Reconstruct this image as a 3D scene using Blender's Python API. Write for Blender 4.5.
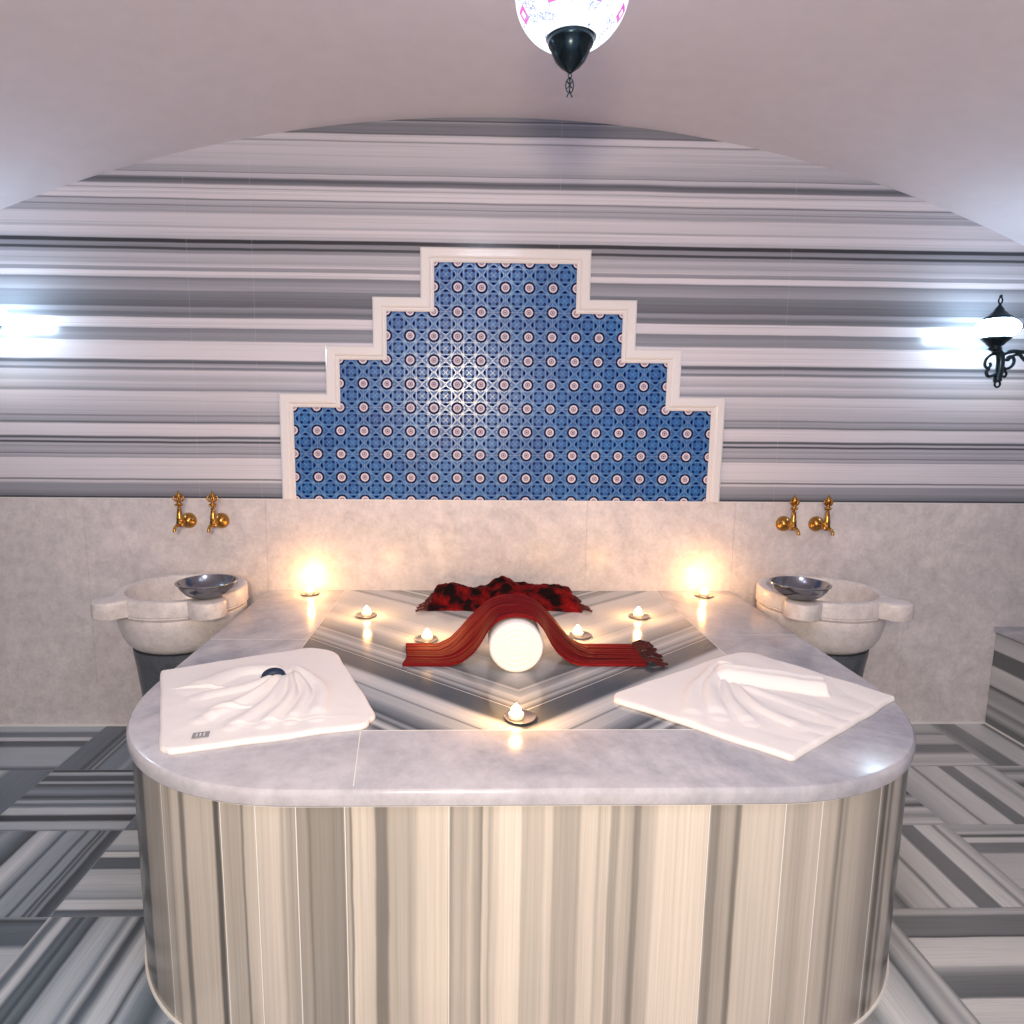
import bpy, bmesh, math, random
from mathutils import Vector, Matrix, noise
random.seed(7)
for o in list(bpy.data.objects):
    bpy.data.objects.remove(o)
SC = bpy.context.scene
COL = SC.collection
PI = math.pi

# ------------------------------------------------------------------ camera
cam = bpy.data.objects.new('camera', bpy.data.cameras.new('camera'))
COL.objects.link(cam)
cam.data.sensor_width = 36.0
cam.data.lens = 22.353
cam.data.shift_x = 0.02478
cam.data.clip_start = 0.02
fw = Vector((0.02541353, 0.98976338, -0.14043717))
rt = Vector((0.99965978, -0.02433593, 0.00938546))
up = Vector((-0.00587171, 0.14062791, 0.99004511))
cam.matrix_world = Matrix(((rt.x, up.x, -fw.x, 0.0), (rt.y, up.y, -fw.y, 0.0), (rt.z, up.z, -fw.z, 1.3709), (0, 0, 0, 1)))
SC.camera = cam

# ------------------------------------------------------------------ world, lights, exposure
w = bpy.data.worlds.new('world'); SC.world = w
w.use_nodes = True
w.node_tree.nodes['Background'].inputs[0].default_value = (0.70, 0.76, 1.0, 1)
w.node_tree.nodes['Background'].inputs[1].default_value = 1.05
SC.view_settings.view_transform = 'Standard'
SC.view_settings.look = 'None'
SC.view_settings.gamma = 1.0
SC.view_settings.exposure = 0.0
SC.view_settings.use_curve_mapping = False

PEND_E = 40.0
def light(name, kind, loc, energy, color, size=0.1, aim=None):
    d = bpy.data.lights.new(name, kind); d.energy = energy; d.color = color
    if kind == 'AREA':
        d.shape = 'DISK'; d.size = size
    else:
        d.shadow_soft_size = size
    o = bpy.data.objects.new(name, d); COL.objects.link(o); o.location = loc
    if aim is not None:
        o.rotation_euler = (Vector(aim) - Vector(loc)).to_track_quat('-Z', 'Y').to_euler()
    return o

# warm room lamp hanging behind the photographer, plus an added cool fill under the vault
light('warm_room_lamp', 'AREA', (-0.12, -0.75, 1.70), 50, (1.0, 0.79, 0.54), 0.35, (0.1, 2.2, 0.6))
light('overhead_fill', 'AREA', (0.14, 0.55, 2.50), 13, (0.80, 0.84, 1.0), 0.5, (0.14, 0.9, 0.0))

# ------------------------------------------------------------------ node helpers
def lin(v):
    v = v / 255.0
    return v / 12.92 if v <= 0.04045 else ((v + 0.055) / 1.055) ** 2.4
def rgb(r, g, b): return (lin(r), lin(g), lin(b), 1)

class X:
    """tiny expression wrapper around math nodes"""
    def __init__(s, nt, sock): s.nt = nt; s.s = sock
    def _m(s, op, *a):
        n = s.nt.nodes.new('ShaderNodeMath'); n.operation = op
        for i, q in enumerate((s,) + a):
            if isinstance(q, X): s.nt.links.new(q.s, n.inputs[i])
            else: n.inputs[i].default_value = q
        return X(s.nt, n.outputs[0])
    def __add__(s, o): return s._m('ADD', o)
    def __sub__(s, o): return s._m('SUBTRACT', o)
    def __mul__(s, o): return s._m('MULTIPLY', o)
    def __truediv__(s, o): return s._m('DIVIDE', o)
    def lt(s, o): return s._m('LESS_THAN', o)
    def gt(s, o): return s._m('GREATER_THAN', o)
    def abs(s): return s._m('ABSOLUTE')
    def fract(s): return s._m('FRACT')
    def sqrt(s): return s._m('SQRT')
    def mx(s, o): return s._m('MAXIMUM', o)
    def mn(s, o): return s._m('MINIMUM', o)

def mat(name, rough=0.5, color=None, metal=0.0, spec=0.5):
    m = bpy.data.materials.new(name); m.use_nodes = True
    b = m.node_tree.nodes['Principled BSDF']
    b.inputs['Roughness'].default_value = rough
    b.inputs['Metallic'].default_value = metal
    b.inputs['Specular IOR Level'].default_value = spec
    if color: b.inputs['Base Color'].default_value = color
    return m, m.node_tree, b

def xyz(nt, kind='Object'):
    t = nt.nodes.new('ShaderNodeTexCoord')
    s = nt.nodes.new('ShaderNodeSeparateXYZ'); nt.links.new(t.outputs[kind], s.inputs[0])
    return [X(nt, s.outputs[i]) for i in range(3)]

def comb(nt, x, y, z):
    n = nt.nodes.new('ShaderNodeCombineXYZ')
    for i, q in enumerate((x, y, z)):
        if isinstance(q, X): nt.links.new(q.s, n.inputs[i])
        else: n.inputs[i].default_value = q
    return n.outputs[0]

def noise_tex(nt, vec, scale, detail=3.0, rough=0.5, dist=0.0):
    n = nt.nodes.new('ShaderNodeTexNoise')
    n.inputs['Scale'].default_value = scale; n.inputs['Detail'].default_value = detail
    n.inputs['Roughness'].default_value = rough; n.inputs['Distortion'].default_value = dist
    if vec is not None: nt.links.new(vec, n.inputs['Vector'])
    return X(nt, n.outputs['Fac'])

def ramp(nt, fac, stops):
    n = nt.nodes.new('ShaderNodeValToRGB'); e = n.color_ramp.elements
    while len(e) < len(stops): e.new(0.5)
    for i, (p, c) in enumerate(stops):
        e[i].position = p; 
    for i, (p, c) in enumerate(stops):
        e[i].position = p; e[i].color = c
    nt.links.new(fac.s, n.inputs[0])
    return n.outputs[0]

def mix(nt, fac, a, b, mode='MIX'):
    n = nt.nodes.new('ShaderNodeMix'); n.data_type = 'RGBA'; n.blend_type = mode
    if isinstance(fac, X): nt.links.new(fac.s, n.inputs[0])
    else: n.inputs[0].default_value = fac
    for i, q in ((6, a), (7, b)):
        if isinstance(q, (tuple, list)): n.inputs[i].default_value = q
        else: nt.links.new(q, n.inputs[i])
    return n.outputs[2]

def bump(nt, bsdf, h, strength=0.3, dist=0.002):
    n = nt.nodes.new('ShaderNodeBump'); n.inputs['Strength'].default_value = strength
    n.inputs['Distance'].default_value = dist
    nt.links.new(h.s if isinstance(h, X) else h, n.inputs['Height'])
    nt.links.new(n.outputs[0], bsdf.inputs['Normal'])

def tone(v, white, wl=0.74, cool=1.0):
    """marble colour for a stripe of brightness v, the palest stripe being `white`"""
    t = min(1.0, lin(v) / lin(white))
    g = t * wl
    k = (1 - t) * cool
    return (g * (1 - 0.16 * k), g * (1 - 0.02 * k), g * (1 + 0.12 * k) , 1)

def long_ramp(nt, coord, stops):
    """a colour ramp of any length: stops are (coordinate, colour)"""
    out = None; i = 0
    while i < len(stops) - 1:
        ch = stops[i:i + 31]
        a, b = ch[0][0], ch[-1][0]
        f = (coord - a) * (1.0 / (b - a))
        c = ramp(nt, f, [((p - a) / (b - a), q) for p, q in ch])
        out = c if out is None else mix(nt, coord.gt(a), out, c)
        i += 30
    return out
# ------------------------------------------------------------------ stripe tables (position, brightness)
W= [(1.03, 80), (1.038, 55), (1.042, 110), (1.07, 140), (1.097, 145), (1.102, 185), (1.108, 190), (1.114, 90), (1.12, 190), (1.204, 195), (1.208, 135), (1.211, 155), (1.22, 160), (1.224, 105), (1.228, 150), (1.245, 160), (1.254, 145), (1.265, 170), (1.27, 75), (1.275, 78), (1.279, 165), (1.284, 170), (1.288, 90), (1.295, 90), (1.301, 190), (1.347, 195), (1.355, 95), (1.362, 145), (1.379, 155), (1.385, 120), (1.39, 165), (1.418, 170), (1.453, 185), (1.483, 190), (1.49, 130), (1.504, 165), (1.524, 185), (1.532, 160), (1.547, 170), (1.569, 190), (1.576, 120), (1.582, 120), (1.588, 165), (1.597, 150), (1.604, 88), (1.613, 100), (1.619, 195), (1.69, 195), (1.695, 130), (1.722, 140), (1.731, 125), (1.744, 120), (1.748, 190), (1.785, 195), (1.789, 115), (1.805, 100), (1.817, 135), (1.827, 135), (1.833, 95), (1.867, 110), (1.893, 120), (1.899, 150), (1.93, 135), (1.946, 115), (1.952, 190), (1.97, 195), (1.974, 135), (1.987, 140), (1.99, 185), (1.994, 175), (2.011, 155), (2.038, 170), (2.045, 135), (2.052, 140), (2.057, 70), (2.064, 60), (2.068, 130), (2.081, 130), (2.085, 50), (2.097, 50), (2.1, 150), (2.103, 165), (2.114, 180), (2.138, 190), (2.146, 160), (2.153, 180), (2.196, 185), (2.204, 145), (2.223, 160), (2.227, 122), (2.231, 160), (2.247, 165), (2.252, 105), (2.258, 190), (2.289, 190), (2.294, 140), (2.297, 180), (2.306, 185), (2.312, 115), (2.328, 85), (2.335, 120), (2.339, 165), (2.353, 175), (2.356, 110), (2.359, 150), (2.366, 150), (2.393, 170), (2.476, 180), (2.482, 122), (2.487, 185), (2.506, 185), (2.512, 88), (2.517, 115), (2.551, 115), (2.559, 140), (2.564, 60), (2.568, 120), (2.585, 120)]
F= [(-1.068, 70), (-1.0142, 80), (-0.9825, 110), (-0.9442, 70), (-0.9184, 80), (-0.9048, 150), (-0.8362, 145), (-0.8232, 185), (-0.803, 150), (-0.7916, 200), (-0.7737, 195), (-0.7655, 110), (-0.7568, 120), (-0.7483, 200), (-0.6766, 195), (-0.6705, 85), (-0.662, 80), (-0.6544, 190), (-0.6394, 170), (-0.613, 175), (-0.6074, 110), (-0.6028, 185), (-0.5833, 205), (-0.5759, 200), (-0.5311, 215), (-0.5237, 170), (-0.5164, 190), (-0.5039, 160), (-0.4977, 170), (-0.4903, 150), (-0.4739, 165), (-0.467, 120), (-0.4609, 150), (-0.4385, 145), (-0.4049, 140), (-0.3998, 125), (-0.3886, 190), (-0.3826, 110), (-0.3786, 225), (-0.3365, 210), (-0.3311, 120), (-0.3099, 125), (-0.3037, 185), (-0.273, 190), (-0.2607, 170), (-0.2402, 215), (-0.1837, 225), (-0.1785, 140), (-0.1682, 190), (-0.1468, 175), (-0.1363, 205), (-0.1229, 170), (-0.1126, 140), (-0.1091, 215), (-0.0996, 205), (-0.0971, 165), (-0.0919, 200), (-0.0734, 240), (-0.0341, 245), (-0.0289, 195), (0.0136, 205), (0.0212, 225), (0.0322, 220), (0.037, 180), (0.0897, 180), (0.0945, 220), (0.1216, 225), (0.1299, 195), (0.1374, 215), (0.1507, 220), (0.1559, 165), (0.1695, 165), (0.1743, 200), (0.1987, 185), (0.205, 135), (0.2142, 140), (0.2196, 185), (0.2459, 200), (0.2539, 235), (0.3285, 240), (0.3572, 235), (0.3663, 140), (0.381, 130), (0.3864, 170), (0.4098, 175), (0.4189, 120), (0.4245, 125), (0.4302, 210), (0.5102, 215), (0.5191, 205), (0.5258, 190), (0.5416, 185), (0.5602, 175), (0.5804, 200), (0.6011, 205), (0.6082, 190), (0.6379, 190), (0.6503, 125), (0.6578, 165), (0.6657, 150), (0.6738, 185), (0.7147, 175), (0.7456, 150), (0.7659, 140), (0.7791, 160), (0.7883, 90), (0.8, 80), (0.8103, 170), (0.8224, 90), (0.8385, 190), (0.8677, 170), (0.8917, 70), (0.9956, 60)]
J= [-0.8274, -0.6569, -0.5781, -0.4936, -0.3937, -0.1806, 0.3608, 0.5213, 0.6044, 0.7746]
H= [(1.1708, 95), (1.1842, 175), (1.1976, 165), (1.2141, 95), (1.2315, 150), (1.246, 90), (1.2614, 115), (1.2831, 128), (1.3027, 150), (1.3181, 165), (1.3593, 172), (1.3673, 120), (1.3745, 172), (1.4017, 185), (1.4359, 180), (1.4479, 150), (1.4591, 100), (1.4711, 88), (1.5606, 95), (1.5845, 160), (1.5948, 110), (1.608, 150), (1.6371, 170), (1.6387, 150), (1.6743, 135), (1.6788, 170), (1.6933, 110), (1.765, 150), (1.8205, 180), (1.8789, 160), (1.9743, 190), (2.0307, 170), (2.1919, 185), (2.2186, 130), (2.2472, 170), (2.3036, 175), (2.3325, 135), (2.3633, 130)]
HC, HM = 0.137, 0.8184      # centre line and slope of the chevron inlay
CX, HP = 0.140, 0.6306      # platform centre and height
WALLY, DADO = 2.75, 1.030

def marble_wall():
    m, nt, b = mat('striped marble wall', 0.16)
    x, y, z = xyz(nt)
    wob = noise_tex(nt, comb(nt, x * 1.3, 0.0, z * 2.0), 1.0, 2.0)
    wob2 = noise_tex(nt, comb(nt, x * 5.0, 0.0, z * 9.0), 1.0, 2.0)
    zz = z + (wob - 0.5) * 0.009 + (wob2 - 0.5) * 0.003
    col = long_ramp(nt, zz, [(p, tone(v, 195, 0.70, 0.8)) for p, v in W])
    fine = noise_tex(nt, comb(nt, x * 0.5, 0.0, z * 130.0), 1.0, 4.0, 0.7)
    col = mix(nt, 1.0, col, ramp(nt, fine, [(0.22, (0.60, 0.62, 0.66, 1)), (0.48, (1.0, 0.985, 1.0, 1)), (0.7, (1.10, 1.07, 1.10, 1))]), 'MULTIPLY')
    col = mix(nt, 1.0, col, (1.0, 0.965, 1.02, 1), 'MULTIPLY')
    j = None
    for q in (-1.165, -0.90, 0.36, 1.335):
        k = (x - q).abs().lt(0.0011); j = k if j is None else j.mx(k)
    j = j * 0.16
    col = mix(nt, j, col, (0.7, 0.7, 0.72, 1))
    nt.links.new(col, b.inputs['Base Color'])
    return m

def marble_plain(name, base=(0.72, 0.69, 0.67), vein=(0.42, 0.41, 0.42), scale=1.6, rough=0.2, vein_amt=0.5, warm=0.0):
    m, nt, b = mat(name, rough)
    t = nt.nodes.new('ShaderNodeTexCoord').outputs['Object']
    n1 = noise_tex(nt, t, scale, 8.0, 0.62, 1.2)
    n2 = noise_tex(nt, t, scale * 9, 6.0, 0.7, 0.3)
    n3 = noise_tex(nt, t, scale * 30, 3.0, 0.7)
    v = ((n1 - 0.5).abs() * 9.0)._m('MINIMUM', 1.0)
    col = mix(nt, v, tuple(vein) + (1,), tuple(base) + (1,))
    col = mix(nt, vein_amt, tuple(base) + (1,), col)
    col = mix(nt, 1.0, col, ramp(nt, n2, [(0.3, (0.84, 0.83, 0.83, 1)), (0.62, (1.05, 1.04, 1.03, 1))]), 'MULTIPLY')
    col = mix(nt, 0.6, col, ramp(nt, n3, [(0.3, (0.85, 0.85, 0.85, 1)), (0.6, (1.05, 1.05, 1.05, 1))]), 'MULTIPLY')
    nt.links.new(col, b.inputs['Base Color'])
    return m

def marble_facing():
    m, nt, b = mat('striped marble facing', 0.22)
    u, v, _ = xyz(nt, 'UV')
    wob = noise_tex(nt, comb(nt, u * 7.0, v * 2.2, 0.0), 1.0, 2.0)
    wob2 = noise_tex(nt, comb(nt, u * 40.0, v * 16.0, 0.0), 1.0, 3.0)
    uu = u + (wob - 0.5) * 0.012 + (wob2 - 0.5) * 0.0028
    S = [(p, tone(255 * (q / 255) ** 0.82, 250, 0.86, 0.3)) for p, q in F]
    S = [(p, (c[0] * 1.0, c[1] * 0.905, c[2] * 0.79, 1)) for p, c in S]
    # sides that run back to the wall repeat the same slabs
    ext = [(p - 2.05, c) for p, c in S if p - 2.05 < -1.10] + [s for s in S] + [(p + 2.08, c) for p, c in S if p + 2.08 > 1.02]
    col = long_ramp(nt, uu, ext)
    fine = noise_tex(nt, comb(nt, u * 150.0, v * 1.2, 0.0), 1.0, 4.0, 0.7)
    col = mix(nt, 1.0, col, ramp(nt, fine, [(0.28, (0.84, 0.83, 0.81, 1)), (0.6, (1.05, 1.04, 1.03, 1))]), 'MULTIPLY')
    j = None
    for q in J + [-1.05, -1.45, -1.85, 1.0, 1.4, 1.8]:
        k = (u - q).abs().lt(0.0010); j = k if j is None else j.mx(k)
    j = j.mx(v.gt(0.5885))
    col = mix(nt, j, col, (0.88, 0.86, 0.82, 1))
    nt.links.new(col, b.inputs['Base Color'])
    return m

def marble_chevron():
    m, nt, b = mat('chevron marble inlay', 0.13)
    x, y, z = xyz(nt)
    t = y - (x - HC).abs() * HM
    t = t + (noise_tex(nt, comb(nt, x * 3.0, y * 3.0, 0.0), 1.0, 2.0) - 0.5) * 0.012
    lo = [(p - 0.62, v) for p, v in H if p - 0.62 < 1.165]
    hi = [(p + 1.2, v) for p, v in H if 2.37 < p + 1.2 < 2.9]
    col = long_ramp(nt, t, [(p, tone(188 * (v / 188) ** 1.3, 188, 0.66, 0.9)) for p, v in lo + H + hi])
    fine = noise_tex(nt, comb(nt, t * 120.0, (x - HC).abs() * 0.6, 0.0), 1.0, 4.0, 0.7)
    col = mix(nt, 1.0, col, ramp(nt, fine, [(0.28, (0.80, 0.80, 0.82, 1)), (0.6, (1.06, 1.05, 1.05, 1))]), 'MULTIPLY')
    t0 = y - (x - HC).abs() * HM
    j = (t0 - 1.551).abs().lt(0.0016).mx((t0 - 1.86).abs().lt(0.0013)).mx((t0 - 2.19).abs().lt(0.0013))
    col = mix(nt, j * 0.8, col, (0.72, 0.70, 0.70, 1))
    nt.links.new(col, b.inputs['Base Color'])
    return m

# floor tiles: brightness across one tile, 'c' tinted cooler (left half), 'w' tinted warmer (right half)
TILES = [
 ('c', [(0,170),(.15,175),(.2,110),(.3,120),(.31,190),(.38,190),(.4,80),(.5,90),(.55,165),(.9,165),(.97,100),(1,90)]),
 ('c', [(0,110),(.2,105),(.22,60),(.27,120),(.29,60),(.31,150),(.34,80),(.36,130),(.5,125),(.55,150),(.6,120),(.7,130),(.75,110),(.8,150),(.9,160),(1,160)]),
 ('c', [(0,160),(.5,170),(.6,175),(.65,120),(1,110)]),
 ('c', [(0,60),(.04,70),(.06,180),(.1,150),(.12,80),(.2,70),(.23,170),(.25,160),(.27,60),(.33,110),(.4,140),(.45,110),(.48,60),(.53,110),(.55,170),(.58,150),(.6,100),(.64,120),(.67,185),(.75,180),(.78,60),(.85,55),(.88,170),(.97,165),(1,100)]),
 ('c', [(0,140),(.1,90),(.2,150),(.3,110),(.395,60),(.41,165),(.48,190),(.57,140),(.6,70),(.62,150),(.73,140),(.75,60),(.77,140),(.82,140),(.84,50),(.86,130),(.87,60),(.9,140),(.92,60),(.98,80),(1,120)]),
 ('c', [(0,185),(.19,180),(.2,160),(.26,150),(.28,90),(.29,195),(.35,190),(.36,90),(.49,90),(.5,165),(.65,180),(.8,150),(.82,130),(.84,185),(.92,185),(.94,80),(1,110)]),
 ('c', [(0,150),(.03,60),(.08,100),(.25,90),(.3,170),(.6,165),(.8,175),(.85,120),(1,180)]),
 ('c', [(0,190),(.03,90),(.06,110),(.09,190),(.12,170),(.14,80),(.17,100),(.2,60),(.22,110),(.25,90),(.28,60),(.3,150),(.38,170),(.43,160),(.46,110),(.5,175),(.54,60),(.57,80),(.62,180),(.7,170),(.73,60),(.76,160),(.8,120),(.9,70),(1,150)]),
 ('w', [(0,150),(.1,170),(.2,165),(.3,130),(.33,175),(.5,170),(.55,110),(.7,115),(.78,190),(.9,170),(.97,190),(1,130)]),
 ('w', [(0,150),(.1,110),(.25,120),(.28,180),(.5,185),(.55,100),(.65,170),(1,180)]),
 ('w', [(0,150),(.2,185),(.27,180),(.29,105),(.32,180),(.51,190),(.53,112),(.65,118),(.67,190),(.82,180),(.86,145),(.93,185),(1,160)]),
 ('w', [(0,180),(.1,110),(.2,180),(.35,100),(.5,80),(.6,170),(.7,60),(.75,190),(.85,140),(.95,190),(1,150)]),
 ('w', [(0,170),(.15,95),(.2,160),(.38,185),(.41,105),(.44,180),(.58,190),(.6,108),(.74,112),(.75,195),(.86,185),(.89,120),(.92,185),(1,150)]),
 ('w', [(0,170),(.08,150),(.12,180),(.15,90),(.17,80),(.19,190),(.24,190),(.26,115),(.38,120),(.4,170),(.8,175),(.82,100),(.9,110),(1,150)]),
 ('w', [(0,150),(.05,170),(.08,110),(.25,110),(.27,60),(.28,185),(.5,195),(.53,150),(.6,110),(.75,90),(.77,190),(.95,180),(.97,90),(1,190)]),
 ('w', [(0,170),(.1,90),(.2,180),(.5,120),(.6,190),(.78,160),(.8,80),(.85,150),(.88,170),(.93,140),(.97,180),(1,120)]),
]
def marble_floor():
    m, nt, b = mat('striped marble floor tiles', 0.24)
    u, v, _ = xyz(nt, 'UV')
    S = []
    for i, (c, st) in enumerate(TILES):
        for p, q in st:
            tc = tone(q, 195, 0.74, 1.6 if c == 'c' else 0.6); kk = (0.90, 0.95, 1.0) if c == 'c' else (1, 0.98, 0.96)
            S.append((i * 1.1 + p, (tc[0] * kk[0], tc[1] * kk[1], tc[2] * kk[2], 1)))
    wob = noise_tex(nt, comb(nt, u * 6.0, v * 4.0, 0.0), 1.0, 2.0)
    uu = u + (wob - 0.5) * 0.012
    col = long_ramp(nt, uu, S)
    fine = noise_tex(nt, comb(nt, u * 95.0, v * 1.2, 0.0), 1.0, 5.0, 0.78)
    col = mix(nt, 1.0, col, ramp(nt, fine, [(0.26, (0.62, 0.64, 0.66, 1)), (0.5, (0.98, 0.98, 0.98, 1)), (0.7, (1.06, 1.05, 1.05, 1))]), 'MULTIPLY')
    nt.links.new(col, b.inputs['Base Color'])
    return m

PP = 0.0992                 # spacing of the rosettes in the tile panel
def glazed_tiles():
    m, nt, b = mat('blue patterned glazed tiles', 0.34, spec=0.7)
    x, y, z = xyz(nt)
    u = ((x - CX) * (1 / PP) + 100.5).fract() - 0.5
    v = ((z - DADO) * (1 / PP) + 100.5).fract() - 0.5
    a, c = u.abs(), v.abs()
    r = (a * a + c * c).sqrt()
    def ell(px, py, rx, ry):
        p, q = (a - px) * (1 / rx), (c - py) * (1 / ry)
        return (p * p + q * q).lt(1.0)
    dots = ell(0.5, 0.155, 0.095, 0.05).mx(ell(0.155, 0.5, 0.05, 0.095)).mx(ell(0.345, 0.345, 0.06, 0.06)).mx(ell(0.27, 0.07, 0.02, 0.02))
    def ln(e, w): return e.abs().lt(w)
    lines = ln(a - c, 0.02).mx(ln(a + c - 0.5, 0.02)).mx(ln(a - 0.25, 0.014)).mx(ln(c - 0.25, 0.014)).mx(ln(a * 0.5 + c - 0.32, 0.016)).mx(ln(a + c * 0.5 - 0.32, 0.016))
    lines = lines * r.gt(0.25)
    shade = noise_tex(nt, comb(nt, x, z, 0.0), 6.0, 3.0)
    base = ramp(nt, shade, [(0.3, rgb(16, 76, 146)), (0.7, rgb(32, 102, 170))])
    col = mix(nt, lines * 0.30, base, rgb(150, 190, 218))
    col = mix(nt, dots, col, rgb(10, 28, 84))
    col = mix(nt, r.lt(0.250), col, rgb(22, 22, 66))
    col = mix(nt, r.lt(0.175), col, rgb(215, 205, 215))
    col = mix(nt, (r - 0.085).abs().lt(0.018), col, rgb(130, 110, 140))
    col = mix(nt, r.lt(0.04), col, rgb(95, 75, 100))
    # grout lines every two rosettes
    gu = ((x - CX) * (0.5 / PP) + 100.0).fract() - 0.5
    gv = ((z - DADO) * (0.5 / PP) + 100.0).fract() - 0.5
    g = gu.abs().gt(0.4945).mx(gv.abs().gt(0.4945))
    col = mix(nt, g * 0.35, col, rgb(170, 175, 190))
    nt.links.new(col, b.inputs['Base Color'])
    h = lines * 0.7 + dots * -0.6 + r.lt(0.255) * 0.5
    bump(nt, b, h, 0.7, 0.0016)
    rg = dots.mx(r.lt(0.255)) * 0.25 + (lines * -0.12) + 0.38
    nt.links.new(rg.s, b.inputs['Roughness'])
    sp = (dots.mx(r.lt(0.255)) * -0.35 + 0.40) + lines * 0.5
    nt.links.new(sp.s, b.inputs['Specular IOR Level'])
    return m

def plain(name, color, rough=0.5, metal=0.0, bumpy=None, var=0.0):
    m, nt, b = mat(name, rough, color, metal)
    t = nt.nodes.new('ShaderNodeTexCoord').outputs['Object']
    if var:
        n = noise_tex(nt, t, 14.0, 4.0)
        nt.links.new(mix(nt, 1.0, color, ramp(nt, n, [(0.3, (1 - var,) * 3 + (1,)), (0.7, (1.0, 1.0, 1.0, 1))]), 'MULTIPLY'), b.inputs['Base Color'])
    if bumpy:
        bump(nt, b, noise_tex(nt, t, bumpy[0], 4.0), bumpy[1], bumpy[2])
    return m

def emitter(name, color, strength):
    m = bpy.data.materials.new(name); m.use_nodes = True; nt = m.node_tree
    b = nt.nodes['Principled BSDF']
    b.inputs['Base Color'].default_value = color
    b.inputs['Emission Color'].default_value = color
    b.inputs['Emission Strength'].default_value = strength
    b.inputs['Roughness'].default_value = 0.2
    return m

def mosaic_glass():
    """lit mosaic lamp glass: white chips, pink squares, a blue net between them"""
    m, nt, b = mat('lit mosaic glass', 0.15)
    x, y, z = xyz(nt)
    at = x._m('ARCTAN2', y)
    el = (z * (1 / 0.107)).mx(-1.0).mn(1.0)._m('ARCSINE')
    uu, vv = at * (7.0 / PI) + 0.35, el * (1 / 0.42) + 0.49
    cu, cv = (uu + 50.0).fract() - 0.5, (vv + 50.25).fract() - 0.5
    d = cu.abs().mx(cv.abs())
    sq = d.lt(0.30) * d.gt(0.13)
    row = (vv + 50.25)._m('FLOOR') * 0.5
    alt = (row.fract() + (uu + 50.0)._m('FLOOR') * 0.5).fract().gt(0.25)
    sq = sq * alt * el.gt(-0.78)
    vo = nt.nodes.new('ShaderNodeTexVoronoi'); vo.feature = 'DISTANCE_TO_EDGE'; vo.inputs['Scale'].default_value = 120
    t = nt.nodes.new('ShaderNodeTexCoord'); nt.links.new(t.outputs['Object'], vo.inputs['Vector'])
    net = X(nt, vo.outputs['Distance']).lt(0.07)
    spots = noise_tex(nt, t.outputs['Object'], 30.0, 2.0)
    col = mix(nt, sq, (0.86, 0.93, 1.0, 1), (0.60, 0.05, 0.42, 1))
    col = mix(nt, net * spots.gt(0.55), col, (0.25, 0.30, 0.62, 1))
    nt.links.new(col, b.inputs['Emission Color']); b.inputs['Base Color'].default_value = (0.01, 0.01, 0.01, 1); b.inputs['Specular IOR Level'].default_value = 0.0
    b.inputs['Emission Strength'].default_value = 1.45
    tr = nt.nodes.new('ShaderNodeBsdfTransparent'); ms = nt.nodes.new('ShaderNodeMixShader'); ms.inputs[0].default_value = 0.10
    nt.links.new(b.outputs[0], ms.inputs[1]); nt.links.new(tr.outputs[0], ms.inputs[2])
    nt.links.new(ms.outputs[0], nt.nodes['Material Output'].inputs['Surface'])
    return m

def scarf_mat(name, across='y', dark=(0.045, 0.002, 0.003, 1), mid=(0.19, 0.004, 0.006, 1), hi=(0.50, 0.05, 0.035, 1)):
    m, nt, b = mat(name, 0.75)
    u, v, _ = xyz(nt, 'UV')
    n = noise_tex(nt, comb(nt, u * 2.0, v * 34.0, 0.0), 1.0, 3.0, 0.7)
    col = ramp(nt, n, [(0.36, dark), (0.46, mid), (0.58, mid), (0.66, hi)])
    wv = noise_tex(nt, comb(nt, u * 260.0, v * 120.0, 0.0), 1.0, 2.0)
    col = mix(nt, 1.0, col, ramp(nt, wv, [(0.3, (0.6, 0.6, 0.6, 1)), (0.65, (1.15, 1.15, 1.15, 1))]), 'MULTIPLY')
    nt.links.new(col, b.inputs['Base Color'])
    b.inputs['Specular IOR Level'].default_value = 0.15
    bump(nt, b, n, 0.7, 0.004)
    return m

def plaid_mat():
    m, nt, b = mat('red and black woven cotton', 0.85)
    u, v, _ = xyz(nt, 'UV')
    n = noise_tex(nt, comb(nt, u * 9.0, v * 4.0, 0.0), 1.0, 2.0)
    k = noise_tex(nt, comb(nt, u * 90.0, v * 90.0, 0.0), 1.0, 2.0)
    col = ramp(nt, n, [(0.43, (0.010, 0.003, 0.004, 1)), (0.52, (0.13, 0.004, 0.006, 1)), (0.7, (0.25, 0.008, 0.008, 1))])
    col = mix(nt, 1.0, col, ramp(nt, k, [(0.35, (0.4, 0.4, 0.4, 1)), (0.6, (1.2, 1.2, 1.2, 1))]), 'MULTIPLY')
    nt.links.new(col, b.inputs['Base Color'])
    b.inputs['Specular IOR Level'].default_value = 0.1
    bump(nt, b, k, 0.5, 0.002)
    return m

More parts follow.
